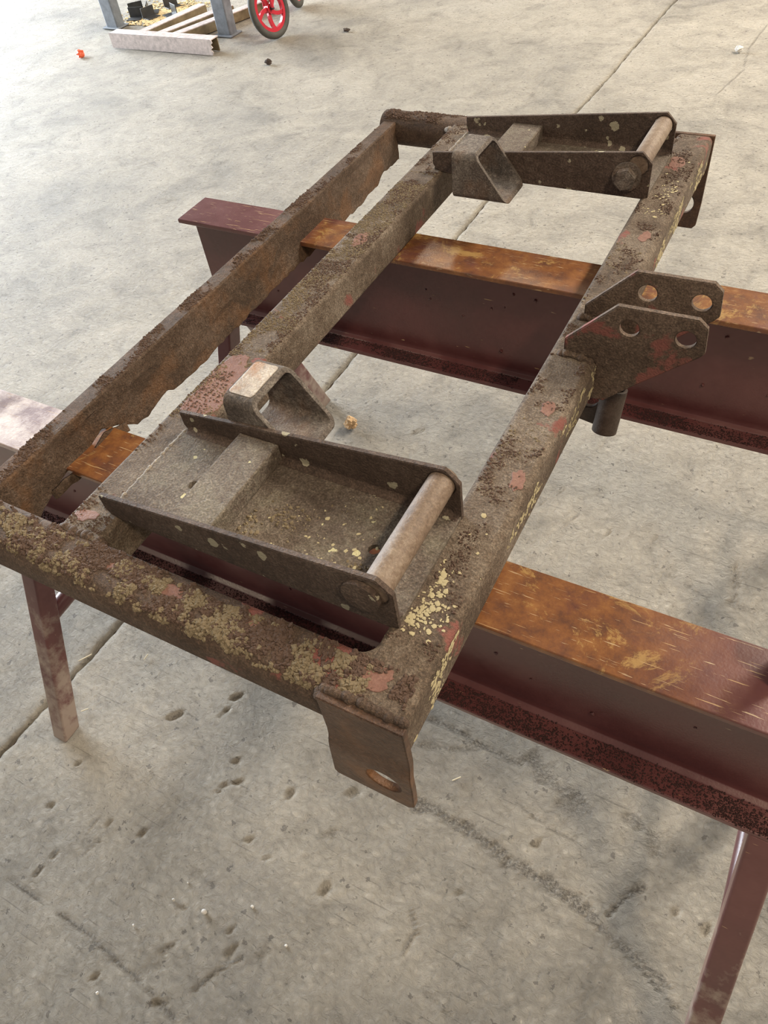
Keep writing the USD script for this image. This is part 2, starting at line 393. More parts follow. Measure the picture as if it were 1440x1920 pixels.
# concrete
def concrete():
    N = {
        'g': ('geometry', {}),
        'big': ('noise_texture', {'scale': 1.1, 'detail': 6.0, 'roughness': 0.62, 'distortion': 0.6}),
        'mid': ('noise_texture', {'scale': 6.0, 'detail': 9.0, 'roughness': 0.68, 'distortion': 0.8}),
        'fine': ('noise_texture', {'scale': 60.0, 'detail': 8.0, 'roughness': 0.75, 'distortion': 0.6}),
        'c1': ('rgb_ramp', {'ramp': [(0.30, (0.235, 0.22, 0.198)), (0.44, (0.335, 0.308, 0.265)), (0.56, (0.40, 0.366, 0.312)), (0.75, (0.445, 0.412, 0.36))]}),
        'c2': ('rgb_ramp', {'ramp': [(0.28, (0.60,) * 3), (0.40, (0.88,) * 3), (0.52, (1.02,) * 3), (0.72, (1.16,) * 3)]}),
        'c3': ('rgb_ramp', {'ramp': [(0.27, (0.5,) * 3), (0.40, (0.86,) * 3), (0.50, (1.0,) * 3), (0.72, (1.2,) * 3)]}),
        'x1': ('mix_color', {'blend_type': 'multiply', 'fac': 1.0}),
        'x2': ('mix_color', {'blend_type': 'multiply', 'fac': 0.8}),
        # trowel marks: noise drawn out along one direction
        'mp': ('mapping', {'rotation': (0, 0, 0.6), 'scale': (5, 42, 5)}),
        'tr': ('noise_texture', {'scale': 1.0, 'detail': 5.0, 'roughness': 0.6, 'distortion': 0.5}),
        'mp2': ('mapping', {'rotation': (0, 0, -0.75), 'scale': (6, 120, 5)}),
        'sc': ('noise_texture', {'scale': 1.0, 'detail': 2.0, 'roughness': 0.5}),
        'scr': ('rgb_ramp', {'ramp': [(0.665, (1,) * 3), (0.72, (0.62,) * 3)]}),
        'x3': ('mix_color', {'blend_type': 'multiply', 'fac': 0.8}),
        # little pits
        'dis': ('noise_texture', {'scale': 120.0, 'detail': 3.0}),
        'dv': ('mix_color', {'fac': 0.022}),
        'vo': ('voronoi_texture', {'scale': 62.0, 'randomness': 1.0}),
        'vs': ('separate_color', {}),
        'vl': ('math', {'math_type': 'multiply', 'value2': 0.42}),
        'vp': ('math', {'math_type': 'power', 'value2': 9.0}),
        'pit': ('math', {'math_type': 'less_than'}),
        'x4': ('mix_color', {'b': (0.13, 0.115, 0.10)}),
        'pf': ('math', {'math_type': 'multiply', 'value2': 0.65}),
        # scraped marks, dark stains and a painted soft shadow, carried by the slab itself
        'go': ('attribute', {'attribute': 'gouge'}),
        'st': ('attribute', {'attribute': 'stain_shade'}),
        'mp3': ('mapping', {'rotation': (0, 0, 0.25), 'scale': (60, 92, 60)}),
        'fl': ('noise_texture', {'scale': 1.0, 'detail': 4.0, 'roughness': 0.7, 'distortion': 1.6}),
        'flr': ('rgb_ramp', {'ramp': [(0.62, (0,) * 3), (0.68, (1.0,) * 3)]}),
        'flf': ('math', {'math_type': 'multiply', 'value2': 0.34}),
        'xf': ('mix_color', {'b': (0.15, 0.135, 0.115)}),
        'h5': ('math', {'math_type': 'multiply_add', 'value2': -0.22}),
        'gr': ('noise_texture', {'scale': 150.0, 'detail': 4.0, 'roughness': 0.7}),
        'grr': ('rgb_ramp', {'ramp': [(0.36, (0.085, 0.075, 0.065)), (0.50, (0.22, 0.20, 0.175)), (0.62, (0.43, 0.40, 0.35))]}),
        'x5': ('mix_color', {}),
        'gf': ('math', {'math_type': 'multiply', 'value2': 0.75}),
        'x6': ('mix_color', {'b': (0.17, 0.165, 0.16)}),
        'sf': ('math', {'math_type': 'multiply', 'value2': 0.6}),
        # relief
        'h1': ('math', {'math_type': 'multiply_add', 'value2': 0.35}),
        'h2': ('math', {'math_type': 'multiply_add', 'value2': 1.1}),
        'h3': ('math', {'math_type': 'multiply_add', 'value2': -0.5}),
        'hg': ('math', {'math_type': 'multiply'}),
        'h4': ('math', {'math_type': 'multiply_add', 'value2': 1.6}),
        'bu': ('bump', {'strength': 1.0, 'distance': 0.016}),
        'b': ('principled_bsdf', {'roughness': 0.72, 'specular_ior_level': 0.35}),
    }
    L = [(f'g.position', f'{k}.vector') for k in ('big', 'mid', 'fine', 'mp', 'mp2', 'mp3', 'dis', 'gr')] + [
        ('mp3.vector', 'fl.vector'), ('fl.fac', 'flr.fac'), ('flr.color', 'flf.value1'), ('x4.result', 'xf.a'), ('flf.value', 'xf.fac'),
        ('flr.color', 'h5.value1'), ('h4.value', 'h5.value3'),
        ('g.position', 'dv.a'), ('dis.color', 'dv.b'), ('dv.result', 'vo.vector'),
        ('big.fac', 'c1.fac'), ('mid.fac', 'c2.fac'), ('fine.fac', 'c3.fac'), ('c1.color', 'x1.a'), ('c2.color', 'x1.b'), ('x1.result', 'x2.a'), ('c3.color', 'x2.b'),
        ('mp.vector', 'tr.vector'), ('mp2.vector', 'sc.vector'), ('sc.fac', 'scr.fac'), ('x2.result', 'x3.a'), ('scr.color', 'x3.b'),
        ('vo.color', 'vs.color'), ('vs.r', 'vp.value1'), ('vp.value', 'vl.value1'), ('vo.distance', 'pit.value1'), ('vl.value', 'pit.value2'), ('pit.value', 'pf.value1'),
        ('x3.result', 'x4.a'), ('pf.value', 'x4.fac'),
        ('gr.fac', 'grr.fac'), ('go.fac', 'gf.value1'), ('xf.result', 'x5.a'), ('grr.color', 'x5.b'), ('gf.value', 'x5.fac'),
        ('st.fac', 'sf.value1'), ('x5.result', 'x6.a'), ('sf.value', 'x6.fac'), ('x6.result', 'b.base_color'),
        ('tr.fac', 'h1.value1'), ('mid.fac', 'h1.value3'), ('fine.fac', 'h2.value1'), ('h1.value', 'h2.value3'), ('pit.value', 'h3.value1'), ('h2.value', 'h3.value3'),
        ('gr.fac', 'hg.value1'), ('go.fac', 'hg.value2'), ('hg.value', 'h4.value1'), ('h3.value', 'h4.value3'), ('h5.value', 'bu.height'), ('bu.normal', 'b.normal')]
    return mat('worn_concrete', N, L, 'b.BSDF')


M_CONC = concrete()
M_JOINT = plain('joint_dirt', (0.06, 0.042, 0.028), 0.95, var=0.5, scale=60)

# ------------------------------------------------------------------ the floor
A_R = np.array([RIGHT, DOWN, FWD]).T


def floor_pt(px):
    d = A_R @ np.array([px[0] - 720, px[1] - 960, FPX])
    t = -CAM[2] / d[2]
    return np.array([CAM[0] + t * d[0], CAM[1] + t * d[1]])


floor = Thing('floor', None, None, (0, 0, 0), kind='structure')
JY = np.array([-6, 0.134, 0.398, 0.582, 1.785, 1.938, 3.111, 4.309, 6.111, 16])
JX = np.array([-1.50, -1.424, -1.405, -1.398, -1.362, -1.366, -1.339, -1.242, -1.181, -0.85])


def joint_x(y):
    return np.interp(y, JY, JX)


def stroke_field(x, y, strokes_px, seed):
    """Coverage of hand-listed scrapes, pits, stains and the painted shadow (photograph points carried to the floor)."""
    g = np.zeros_like(x)
    n1 = meshkit.fbm(np.stack([x * 40, y * 40, x * 0 + seed], -1), 3, seed)
    for pts, w, s in strokes_px:
        P = np.array([floor_pt(p) for p in pts])
        lo, hi = P.min(0) - w * 3, P.max(0) + w * 3
        sel = (x > lo[0]) & (x < hi[0]) & (y > lo[1]) & (y < hi[1])
        if not sel.any():
            continue
        X, Y = x[sel], y[sel]
        d = np.full(X.shape, 9.0)
        for a, b in zip(P[:-1], P[1:]):
            ab = b - a
            t = np.clip(((X - a[0]) * ab[0] + (Y - a[1]) * ab[1]) / (ab @ ab), 0, 1)
            d = np.minimum(d, np.hypot(X - a[0] - t * ab[0], Y - a[1] - t * ab[1]))
        v = s * smoothstep(1.0, 0.35, d / w + (n1[sel] - 0.5) * 1.5)
        g[sel] = np.maximum(g[sel], v)
    return g


GOUGE = [
    ([(778, 1500), (815, 1515), (880, 1560), (960, 1612), (1040, 1660), (1095, 1705)], 0.021, 1.0),
    ([(1040, 1665), (1120, 1735), (1200, 1810), (1275, 1895)], 0.006, 0.9),
    ([(1100, 1715), (1180, 1780), (1260, 1850)], 0.006, 0.8),
    ([(805, 1345), (860, 1370), (930, 1410), (975, 1430)], 0.009, 0.9),
    ([(790, 1395), (850, 1405), (900, 1400)], 0.010, 0.6),
    ([(1000, 1420), (1040, 1470), (1080, 1500)], 0.030, 0.75),
    ([(1060, 1500), (1090, 1520)], 0.025, 0.6),
    ([(1180, 1530), (1225, 1560), (1230, 1600)], 0.018, 0.7),
    ([(1240, 1570), (1300, 1620)], 0.03, 0.4),
    ([(15, 1643), (50, 1672), (80, 1690)], 0.008, 0.9),
    ([(108, 1712), (160, 1750), (215, 1800), (270, 1850), (330, 1912)], 0.007, 0.9),
    ([(16, 1700), (60, 1645), (108, 1592)], 0.0028, 0.9),
    ([(360, 1860), (400, 1825), (445, 1800)], 0.005, 0.8),
    ([(300, 1785), (320, 1772)], 0.006, 0.7),
    ([(1140, 1716), (1175, 1678)], 0.0035, 1.0),
    ([(1185, 1672), (1205, 1665)], 0.010, 0.9),
    ([(970, 1503), (1030, 1550), (1085, 1580)], 0.006, 0.7),
    ([(755, 1785), (775, 1750)], 0.004, 0.7),
    ([(770, 1690), (785, 1755)], 0.003, 0.6),
    ([(850, 1715), (890, 1755)], 0.008, 0.5),
    ([(803, 1860), (840, 1900)], 0.006, 0.6),
    ([(395, 660), (355, 700)], 0.003, 0.5),
    ([(440, 280), (395, 318)], 0.007, 0.8),
    ([(590, 200), (545, 265), (560, 300)], 0.004, 0.6), ([(615, 250), (560, 310)], 0.004, 0.6), ([(540, 250), (500, 300)], 0.004, 0.6),
    ([(860, 40), (790, 75), (720, 105)], 0.006, 0.6), ([(1440, 45), (1405, 90), (1395, 130), (1345, 175)], 0.006, 0.6),
    ([(1060, 30), (1050, 110), (980, 200)], 0.005, 0.5), ([(1320, 195), (1440, 200)], 0.006, 0.4),
    ([(0, 225), (130, 230), (200, 260)], 0.010, 0.35), ([(230, 140), (130, 195), (60, 250), (0, 290)], 0.006, 0.4),
    ([(0, 260), (60, 270), (160, 230)], 0.006, 0.4),
    ([(1010, 945), (1060, 915)], 0.004, 0.5), ([(1090, 960), (1050, 990)], 0.004, 0.5), ([(1110, 700), (1090, 740)], 0.004, 0.4),
    ([(1230, 1060), (1290, 1095), (1330, 1120)], 0.006, 0.6), ([(1380, 1060), (1378, 1130)], 0.009, 0.6),
    ([(1180, 1000), (1270, 1050)], 0.004, 0.4), ([(1370, 1130), (1420, 1150)], 0.010, 0.5),
    ([(940, 330), (1050, 355)], 0.03, 0.25), ([(870, 480), (1000, 420)], 0.012, 0.25),
    ([(600, 700), (680, 730), (700, 790)], 0.006, 0.35), ([(690, 670), (740, 740), (820, 760)], 0.006, 0.3),
    ([(300, 1810), (250, 1830)], 0.01, 0.3), ([(480, 1800), (500, 1780)], 0.013, 0.5), ([(370, 1640), (400, 1660)], 0.02, 0.35), ([(600, 1570), (625, 1560)], 0.012, 0.5),
    ([(260, 1565), (270, 1555)], 0.009, 0.6), ([(150, 1605), (165, 1590), (185, 1575)], 0.004, 0.6), ([(150, 1570), (180, 1535)], 0.003, 0.6),
]
PIT = [
    ([(320, 1345), (338, 1337)], 0.011, 1.0), ([(440, 1308), (450, 1303)], 0.010, 1.0), ([(412, 1343), (426, 1328)], 0.0055, 1.0),
    ([(543, 1492), (547, 1485)], 0.010, 0.9), ([(440, 1468), (452, 1463)], 0.006, 0.9), ([(418, 1475), (422, 1470)], 0.006, 0.8), ([(408, 1483), (411, 1480)], 0.005, 0.8),
    ([(605, 1672), (615, 1660)], 0.009, 0.8), ([(655, 1487), (665, 1485)], 0.012, 0.6), ([(430, 1745), (436, 1738)], 0.009, 0.7), ([(430, 1790), (440, 1775)], 0.008, 0.6),
    ([(340, 1703), (345, 1700)], 0.004, 0.6), ([(1325, 1750), (1330, 1740)], 0.008, 1.0), ([(1268, 1710), (1268, 1706)], 0.006, 0.9), ([(93, 1512), (97, 1508)], 0.009, 0.7),
    ([(264, 1568), (268, 1560)], 0.008, 0.7), ([(463, 1576), (470, 1572)], 0.006, 0.7), ([(200, 1545), (205, 1540)], 0.005, 0.6),
    ([(170, 1835), (178, 1828)], 0.007, 0.8), ([(290, 1885), (292, 1880)], 0.01, 0.8), ([(495, 1610), (502, 1607)], 0.005, 0.6), ([(440, 1428), (445, 1425)], 0.007, 0.6),
    ([(150, 1425), (142, 1433)], 0.003, 0.9), ([(780, 810), (790, 808)], 0.006, 0.7), ([(860, 1675), (868, 1672)], 0.006, 0.5), ([(1006, 1585), (1010, 1580)], 0.008, 0.7),
    ([(1140, 1000), (1150, 995)], 0.005, 0.6), ([(1230, 1010), (1232, 1013)], 0.005, 0.7), ([(497, 226), (503, 223)], 0.008, 0.7), ([(185, 130), (205, 126)], 0.008, 0.7),
    ([(95, 98), (103, 97)], 0.008, 0.7), ([(85, 170), (100, 168)], 0.008, 0.6), ([(310, 378), (318, 372)], 0.009, 0.7), ([(260, 170), (262, 169)], 0.008, 0.8),
]
STAIN_SHADE = [
    ([(470, 1680), (430, 1740), (400, 1830), (420, 1900)], 0.14, 0.35), ([(300, 1330), (350, 1350)], 0.06, 0.25), ([(1290, 1100), (1310, 1150)], 0.05, 0.5),  # first stroke is a soft grey shadow painted into the slab colour
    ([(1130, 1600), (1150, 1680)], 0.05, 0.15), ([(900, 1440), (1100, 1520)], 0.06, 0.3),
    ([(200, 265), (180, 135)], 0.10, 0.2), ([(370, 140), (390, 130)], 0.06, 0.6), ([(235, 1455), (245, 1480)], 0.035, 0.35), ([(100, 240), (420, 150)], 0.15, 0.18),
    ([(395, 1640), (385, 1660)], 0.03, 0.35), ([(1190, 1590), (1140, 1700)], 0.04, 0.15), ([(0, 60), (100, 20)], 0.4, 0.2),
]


def axis_pts(*segs):
    out = [np.arange(a, b, s) for a, b, s in segs]
    return np.unique(np.concatenate(out))


def slab(side):
    ys = axis_pts((-6, -0.45, 0.25), (-0.45, 1.35, 0.007), (1.35, 3.2, 0.016), (3.2, 6.4, 0.035), (6.4, 16.1, 0.4))
    if side > 0:
        us = axis_pts((0, 0.05, 0.005), (0.05, 1.95, 0.007), (1.95, 3.2, 0.05), (3.2, 12.5, 0.5))
    else:
        us = axis_pts((0, 0.05, 0.005), (0.05, 1.2, 0.016), (1.2, 6.2, 0.04), (6.2, 14, 0.4))
    U, Y = np.meshgrid(us, ys)
    jag = (meshkit.fbm(np.stack([Y * 30, Y * 0 + 3.3 * side, Y * 0], -1), 4, 5 + side) - 0.5) * 0.016 + (meshkit.noise(np.stack([Y * 3.1, Y * 0, Y * 0], -1), 9) - 0.5) * 0.016
    X = joint_x(Y) + side * (0.0048 + U) + jag * np.exp(-U / 0.03)
    x, y = X.ravel(), Y.ravel()
    g = stroke_field(x, y, GOUGE, 1)
    p = stroke_field(x, y, PIT, 2)
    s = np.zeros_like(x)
    for pts, w, a in STAIN_SHADE:
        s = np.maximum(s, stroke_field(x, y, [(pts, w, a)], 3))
    z = (meshkit.fbm(np.stack([x * 2.2, y * 2.2, x * 0], -1), 4, 21) - 0.5) * 0.006
    z += (meshkit.fbm(np.stack([x * 22, y * 22, x * 0], -1), 4, 22) - 0.5) * 0.003
    z -= g * 0.0035 * (0.4 + 1.2 * meshkit.noise(np.stack([x * 160, y * 160, x * 0], -1), 7)) + p * 0.008
    u = U.ravel()
    z -= 0.006 * np.exp(-u / 0.006)
    z -= 0.004
    ny, nu = X.shape
    top = len(x)
    i = np.arange(ny * nu).reshape(ny, nu)
    q = np.stack([i[:-1, :-1], i[:-1, 1:], i[1:, 1:], i[1:, :-1]], -1).reshape(-1, 4)
    # the side of the slab that drops into the joint
    e = i[:, 0]
    low = top + np.arange(ny)
    xe, ye = x[e], y[e]
    v = np.vstack([np.stack([x, y, z], 1), np.stack([xe, ye, xe * 0 - 0.05], 1)])
    q2 = np.stack([e[:-1], e[1:], low[1:], low[:-1]], -1)
    q = np.vstack([q, q2])
    if side < 0:
        q = q[:, ::-1]
    f = np.vstack([q[:, [0, 1, 2]], q[:, [0, 2, 3]]])
    path = numbered(floor.path + '/slab')
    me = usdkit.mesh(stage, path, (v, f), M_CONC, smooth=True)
    pad = np.zeros(ny)
    api = UsdGeom.PrimvarsAPI(me)
    api.CreatePrimvar('gouge', Sdf.ValueTypeNames.FloatArray, 'vertex').Set(Vt.FloatArray.FromNumpy(np.r_[np.maximum(g, p * 0.95), pad].astype(np.float32)))
    api.CreatePrimvar('stain_shade', Sdf.ValueTypeNames.FloatArray, 'vertex').Set(Vt.FloatArray.FromNumpy(np.r_[s, pad].astype(np.float32)))


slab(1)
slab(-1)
jy = np.arange(-6, 16, 0.05)
jv = np.vstack([np.stack([joint_x(jy) + s * 0.03, jy, jy * 0 - 0.022 + 0.004 * np.sin(jy * 37 + s)], 1) for s in (-1, 1)])
k = np.arange(len(jy) - 1); n = len(jy)
floor.part('joint_filler', (jv, np.vstack([np.stack([k, k + n, k + n + 1], 1), np.stack([k, k + n + 1, k + 1], 1)])), M_JOINT, label='dark dirt packed into the joint', smooth=True)

# ------------------------------------------------------------------ the two trestles
BZ, TZ = 0.424 + 0.16, 0.88          # underside and top of the beam


def trestle(name, label, y0, x0, x1, worn, seed):
    """Trestle: rolled I-beam on four splayed square legs. y0 = front edge of the flanges."""
    W, yc = 0.118, y0 + 0.059
    t = Thing(name, label, 'trestle', ((x0 + x1) / 2, yc, 0))
    t.part('top_flange', bevel_box(x0, x1, y0, y0 + W, TZ - 0.011, TZ, 0.0015), worn, label='worn top flange, paint rubbed through to brown steel')
    web = unary_union([sbox(yc - 0.004, BZ + 0.006, yc + 0.004, TZ - 0.006)])
    fil = Polygon([(yc - 0.016, TZ - 0.0105), (yc + 0.016, TZ - 0.0105), (yc + 0.004, TZ - 0.024), (yc - 0.004, TZ - 0.024)])
    fil2 = Polygon([(yc - 0.02, BZ + 0.011), (yc + 0.02, BZ + 0.011), (yc + 0.008, BZ + 0.017), (yc + 0.004, BZ + 0.028), (yc - 0.004, BZ + 0.028), (yc - 0.008, BZ + 0.017)])
    t.part('web', prism(unary_union([web, fil, fil2]), 'x', x0 + 0.001, x1 - 0.001), M_PAINT)
    t.part('bottom_flange', bevel_box(x0, x1, y0, y0 + W, BZ, BZ + 0.0115, 0.0015), M_PAINT)
    L = 0.048
    for ex, fx in ((x0 + 0.019, 0.041), (0.20, 0.056)):
        feet = []
        for s in (-1, 1):
            # a square tube from under the beam down to the floor, splayed along y
            top = np.array([ex, yc + s * (0.059 - 0.026), BZ + 0.001])
            foot = np.array([ex + (0.008 if s > 0 and ex < 0 else fx), yc + s * (0.30 if s < 0 else 0.285), 0.0])
            yy = 0.027
            prof = rrect(-L / 2, L / 2, -yy, yy, 0.006, 3)
            m0 = trimesh.creation.extrude_polygon(prof, 1.0, engine='earcut')
            v = np.array(m0.vertices)
            c = foot[None] * (1 - v[:, 2:3]) + top[None] * v[:, 2:3]
            v = np.stack([c[:, 0] + v[:, 0] + L / 2, c[:, 1] + v[:, 1], c[:, 2]], 1)
            t.part('leg', (v, m0.faces), M_LEG)
            feet.append((top, foot))
        zb = 0.315
        f = zb / BZ
        pts = [fo * (1 - f) + to * f for to, fo in feet]
        a, b = pts[0] + [L / 2, 0.01, 0], pts[1] + [L / 2, -0.01, 0]
        t.part('cross_brace', rod(a, b, 0.021), M_PAINT)
    # paint drips frozen on the web
    rng = np.random.default_rng(seed)
    n = 26
    px = rng.uniform(x0 + 0.1, x1 - 0.05, n); pz = rng.uniform(BZ + 0.06, TZ - 0.06, n)
    P = np.stack([px, np.full(n, yc - 0.0045), pz], 1)
    t.part('paint_drips', crumbs(P, rng.uniform(0.0025, 0.0055, n), 0.8, seed, np.tile([[0, -1.0, 0]], (n, 1))), M_PAINT, kind='stuff')
    # rust and grit fallen on the bottom flange
    n = 26000
    px = rng.uniform(x0 + 0.02, x1 - 0.01, n); py = y0 + rng.beta(1.3, 1.6, n) * 0.052
    keep = meshkit.fbm(np.stack([px * 14, py * 14, px * 0 + seed], -1), 3, seed) > rng.uniform(0.2, 0.7, n)
    px, py = px[keep], py[keep]
    sz = 0.0007 + 0.0018 * rng.uniform(0, 1, len(px)) ** 3
    t.part('fallen_rust_grit', crumbs(np.stack([px, py, np.full(len(px), BZ + 0.0118)], 1), sz, 0.7, seed), M_GRIT, kind='stuff', label='dark rust grit lying on the bottom flange', smooth=False)
    return t


tr1 = trestle('steel_trestle', 'nearer maroon steel beam trestle, its left front leg and right leg standing in the foreground', 0.498, -1.385, 0.30, M_WORN, 3)
tr2 = trestle('steel_trestle', 'farther maroon steel beam trestle, its left beam end sticking out past the rusty frame', 1.290, -1.385, 0.30, M_WORN2, 4)
tr1.part('end_stop', bevel_box(0.140, 0.150, 0.560, 0.612, 0.878, 0.97, 0.002), M_PAINT, label='small upright stop on the top flange')

# ------------------------------------------------------------------ the rusty attachment frame
T = 0.96                              # top of its tubes
fr = Thing('implement_frame', 'rusty welded steel attachment frame lying across both trestles, crusted with lichen', 'steel frame', (-0.64, 1.07, 0.88))


def shs(axis, u0, u1, a, b, r=0.011, rt=None, wall=0.006):
    p = rrect(u0, u1, T - 0.08, T, r)
    return prism(p.difference(rrect(u0 + wall, u1 - wall, T - 0.08 + wall, T - wall, max(r - wall, 0.003))), axis, a, b)


RX0, RX1 = -0.306, -0.224
fr.part('front_rail', shs('y', RX0, RX1, 0.292, 1.862, 0.013), M_TUBE, label='long square tube at the right with lichen-streaked outer face')
fr.part('inner_rail', shs('y', -0.8435, -0.7605, 0.355, 1.790, 0.009), M_TUBE, label='square tube under the channel ends, mossy on top')


def end_tube(y0, y1, x0, x1, big):
    """Square tube with strongly rounded upper edge on one side."""
    r = 0.030
    a = rrect(y0, y1, T - 0.08, T, r, 10)
    b = rrect(y0, y1, T - 0.08, T, 0.012)
    half = sbox(y0 - 1, 0, (y0 + y1) / 2, 2) if big < 0 else sbox((y0 + y1) / 2, 0, y1 + 1, 2)
    p = unary_union([a.intersection(half), b.difference(half)]).buffer(0)
    q = rrect(y0 + 0.006, y1 - 0.006, T - 0.074, T - 0.006, 0.02)
    return prism(p.difference(q), 'x', x0, x1)


fr.part('end_tube', end_tube(0.284, 0.362, -1.066, -0.300, -1), M_END, label='near end tube with heavily crusted top')
fr.part('end_tube', prism(rrect(1.786, 1.866, T - 0.08, T, 0.036, 10).difference(rrect(1.792, 1.860, T - 0.074, T - 0.006, 0.03, 8)), 'x', -1.058, -0.300), M_END, label='far end tube with an open left end')


def tab(y, s, bend):
    """End plate with a hanging tab and one big hole."""
    hole = Point(-0.262, T - 0.163).buffer(0.026, quad_segs=12)
    hole = hole
    x0, x1 = -0.338, -0.221
    out = Polygon([(x0, T + 0.001), (x1, T + 0.001), (x1 + 0.002, T - 0.16), (x1, T - 0.215), (x1 - 0.008, T - 0.224), (x0 - 0.004, T - 0.224), (x0 - 0.009, T - 0.215), (x0, T - 0.10)])
    p = man(plate(out.difference(hole), 'y', y - 0.006, y + 0.006, 0.0012)).refine_to_length(0.02)
    v, f = VF(p)
    v[:, 1] += bend * smoothstep(T - 0.085, T - 0.13, v[:, 2])
    return v, f


p = fr.part('end_plate', tab(0.287, -1, -0.006), M_TAB, label='near end plate hanging down as a tab with one round hole')
p2 = fr.part('end_plate', tab(1.868, 1, 0.0), M_TAB, label='far end plate hanging down as a tab with one round hole')
fr.part('weld_bead', weld([(-0.335, 0.296, T + 0.001), (-0.28, 0.297, T + 0.002), (-0.228, 0.296, T)], 0.0065, 1), M_END, p)
fr.part('weld_bead', weld([(-0.338, 0.288, T - 0.004), (-0.345, 0.300, T - 0.012)], 0.007, 2), M_END, p)

# fillets where the near end tube meets the two rails
def corner_fillet(x, y, sx, sy, R, z0, z1):
    arc = [(x + sx * (R - R * math.sin(t)), y + sy * (R - R * math.cos(t))) for t in np.linspace(0, math.pi / 2, 9)]
    return plate(Polygon([(x - sx * 0.012, y - sy * 0.012), (x + sx * R, y - sy * 0.012), *arc, (x - sx * 0.012, y + sy * R)]).buffer(0), 'z', z0, z1, 0.004)


fr.part('weld_fillet', corner_fillet(-0.304, 0.360, -1, 1, 0.024, T - 0.076, T - 0.0025), M_TUBE)
fr.part('weld_fillet', corner_fillet(-0.843, 0.360, -1, 1, 0.012, T - 0.070, T - 0.005), M_TUBE)
fr.part('weld_bead', weld([(-0.848, 1.782, T - 0.012), (-0.86, 1.786, T - 0.013)], 0.008, 5), M_WELD)
fr.part('weld_bead', weld([(-0.758, 0.362, T - 0.010), (-0.80, 0.360, T - 0.004), (-0.84, 0.360, T - 0.006)], 0.008, 6), M_END)

# the rusted-out outer rail: an inverted channel whose inner side is eaten away below
AX0, AX1, AZ = -1.050, -1.010, 0.947
rng = np.random.default_rng(11)
ay = np.arange(0.352, 1.7951, 0.006)
zb = 0.832 + 0.010 * (meshkit.fbm(np.stack([ay * 9, ay * 0, ay * 0], -1), 5, 3) - 0.5) * 2.0 + 0.006 * (meshkit.noise(np.stack([ay * 70, ay * 0, ay * 0], -1), 8) - 0.5)
zb += 0.018 * np.exp(-((ay - 0.755) / 0.03) ** 2)
zb += 0.020 * smoothstep(1.66, 1.72, ay) + 0.012 * np.exp(-((ay - 1.70) / 0.015) ** 2)
ey = np.array([0.35, 0.40, 0.44, 0.48, 0.55, 0.595, 0.64, 0.67])
ez = np.array([0.828, 0.832, 0.853, 0.869, 0.878, 0.890, 0.862, 0.840])
zb = np.where(ay < 0.67, np.interp(ay, ey, ez) + 0.004 * (meshkit.noise(np.stack([ay * 80, ay * 0, ay * 0], -1), 8) - 0.5), zb)
side = Polygon([(0.352, AZ - 0.006), *[(float(a), float(b)) for a, b in zip(ay, zb)], (1.795, AZ - 0.006)]).buffer(0)
cap = prism(Polygon([(AX0, AZ - 0.03), (AX0, AZ - 0.004), (AX0 + 0.004, AZ), (AX1 - 0.003, AZ), (AX1, AZ - 0.003), (AX1, AZ - 0.03), (AX1 - 0.007, AZ - 0.03), (AX1 - 0.007, AZ - 0.008), (AX0 + 0.007, AZ - 0.008), (AX0 + 0.007, AZ - 0.03)]), 'y', 0.352, 1.795)
inner = prism(side, 'x', AX1 - 0.007, AX1)
back = prism(sbox(0.352, 0.895, 1.795, AZ - 0.006), 'x', AX0, AX0 + 0.007)
rail = man(cap) + man(inner) + man(back)
rail = rail.refine_to_length(0.02)
v, f = VF(rail)
bulge = 0.004 * (meshkit.fbm(v * [6, 7, 25], 3, 5) - 0.5) * 2
v[:, 0] += np.where(v[:, 2] < AZ - 0.02, bulge * 1.5, bulge * 0.3)
v[:, 2] += np.where(v[:, 2] > AZ - 0.006, 0.0015 * (meshkit.fbm(v * 30, 3, 6) - 0.5) * 2, 0)
outer = fr.part('outer_rail', (v, f), M_ANGLE, label='thin rusted outer rail with ragged torn lower edge')
# the torn strip peeling away from the rail's lower edge near its near end
ty = np.linspace(0.452, 0.650, 46)
tu = (ty - 0.452) / 0.198
tx = AX1 - 0.003 + 0.016 * np.sin(np.pi * tu) ** 0.6
tz = np.interp(ty, ey, ez) - 0.004 - 0.006 * np.sin(np.pi * tu) + 0.004 * (meshkit.noise(np.stack([ty * 60, ty * 0, ty * 0], -1), 4) - 0.5)
hw = 0.0095 + 0.004 * (meshkit.noise(np.stack([ty * 90, ty * 0, ty * 0], -1), 6) - 0.5)
V = np.stack([np.stack([tx, ty, tz + hw], 1), np.stack([tx + 0.003, ty, tz + hw], 1), np.stack([tx + 0.004, ty, tz - hw], 1), np.stack([tx + 0.001, ty, tz - hw], 1)], 1)
F = []
for i in range(len(ty) - 1):
    for j in range(4):
        a, b = i * 4 + j, i * 4 + (j + 1) % 4
        F += [(a, b, b + 4), (a, b + 4, a + 4)]
F += [(0, 2, 1), (0, 3, 2)]; e = (len(ty) - 1) * 4
F += [(e, e + 1, e + 2), (e, e + 2, e + 3)]
fr.part('torn_strip', (V.reshape(-1, 3), np.array(F)), M_ANGLE, outer, label='torn strip of rusted steel peeling off', smooth=True)

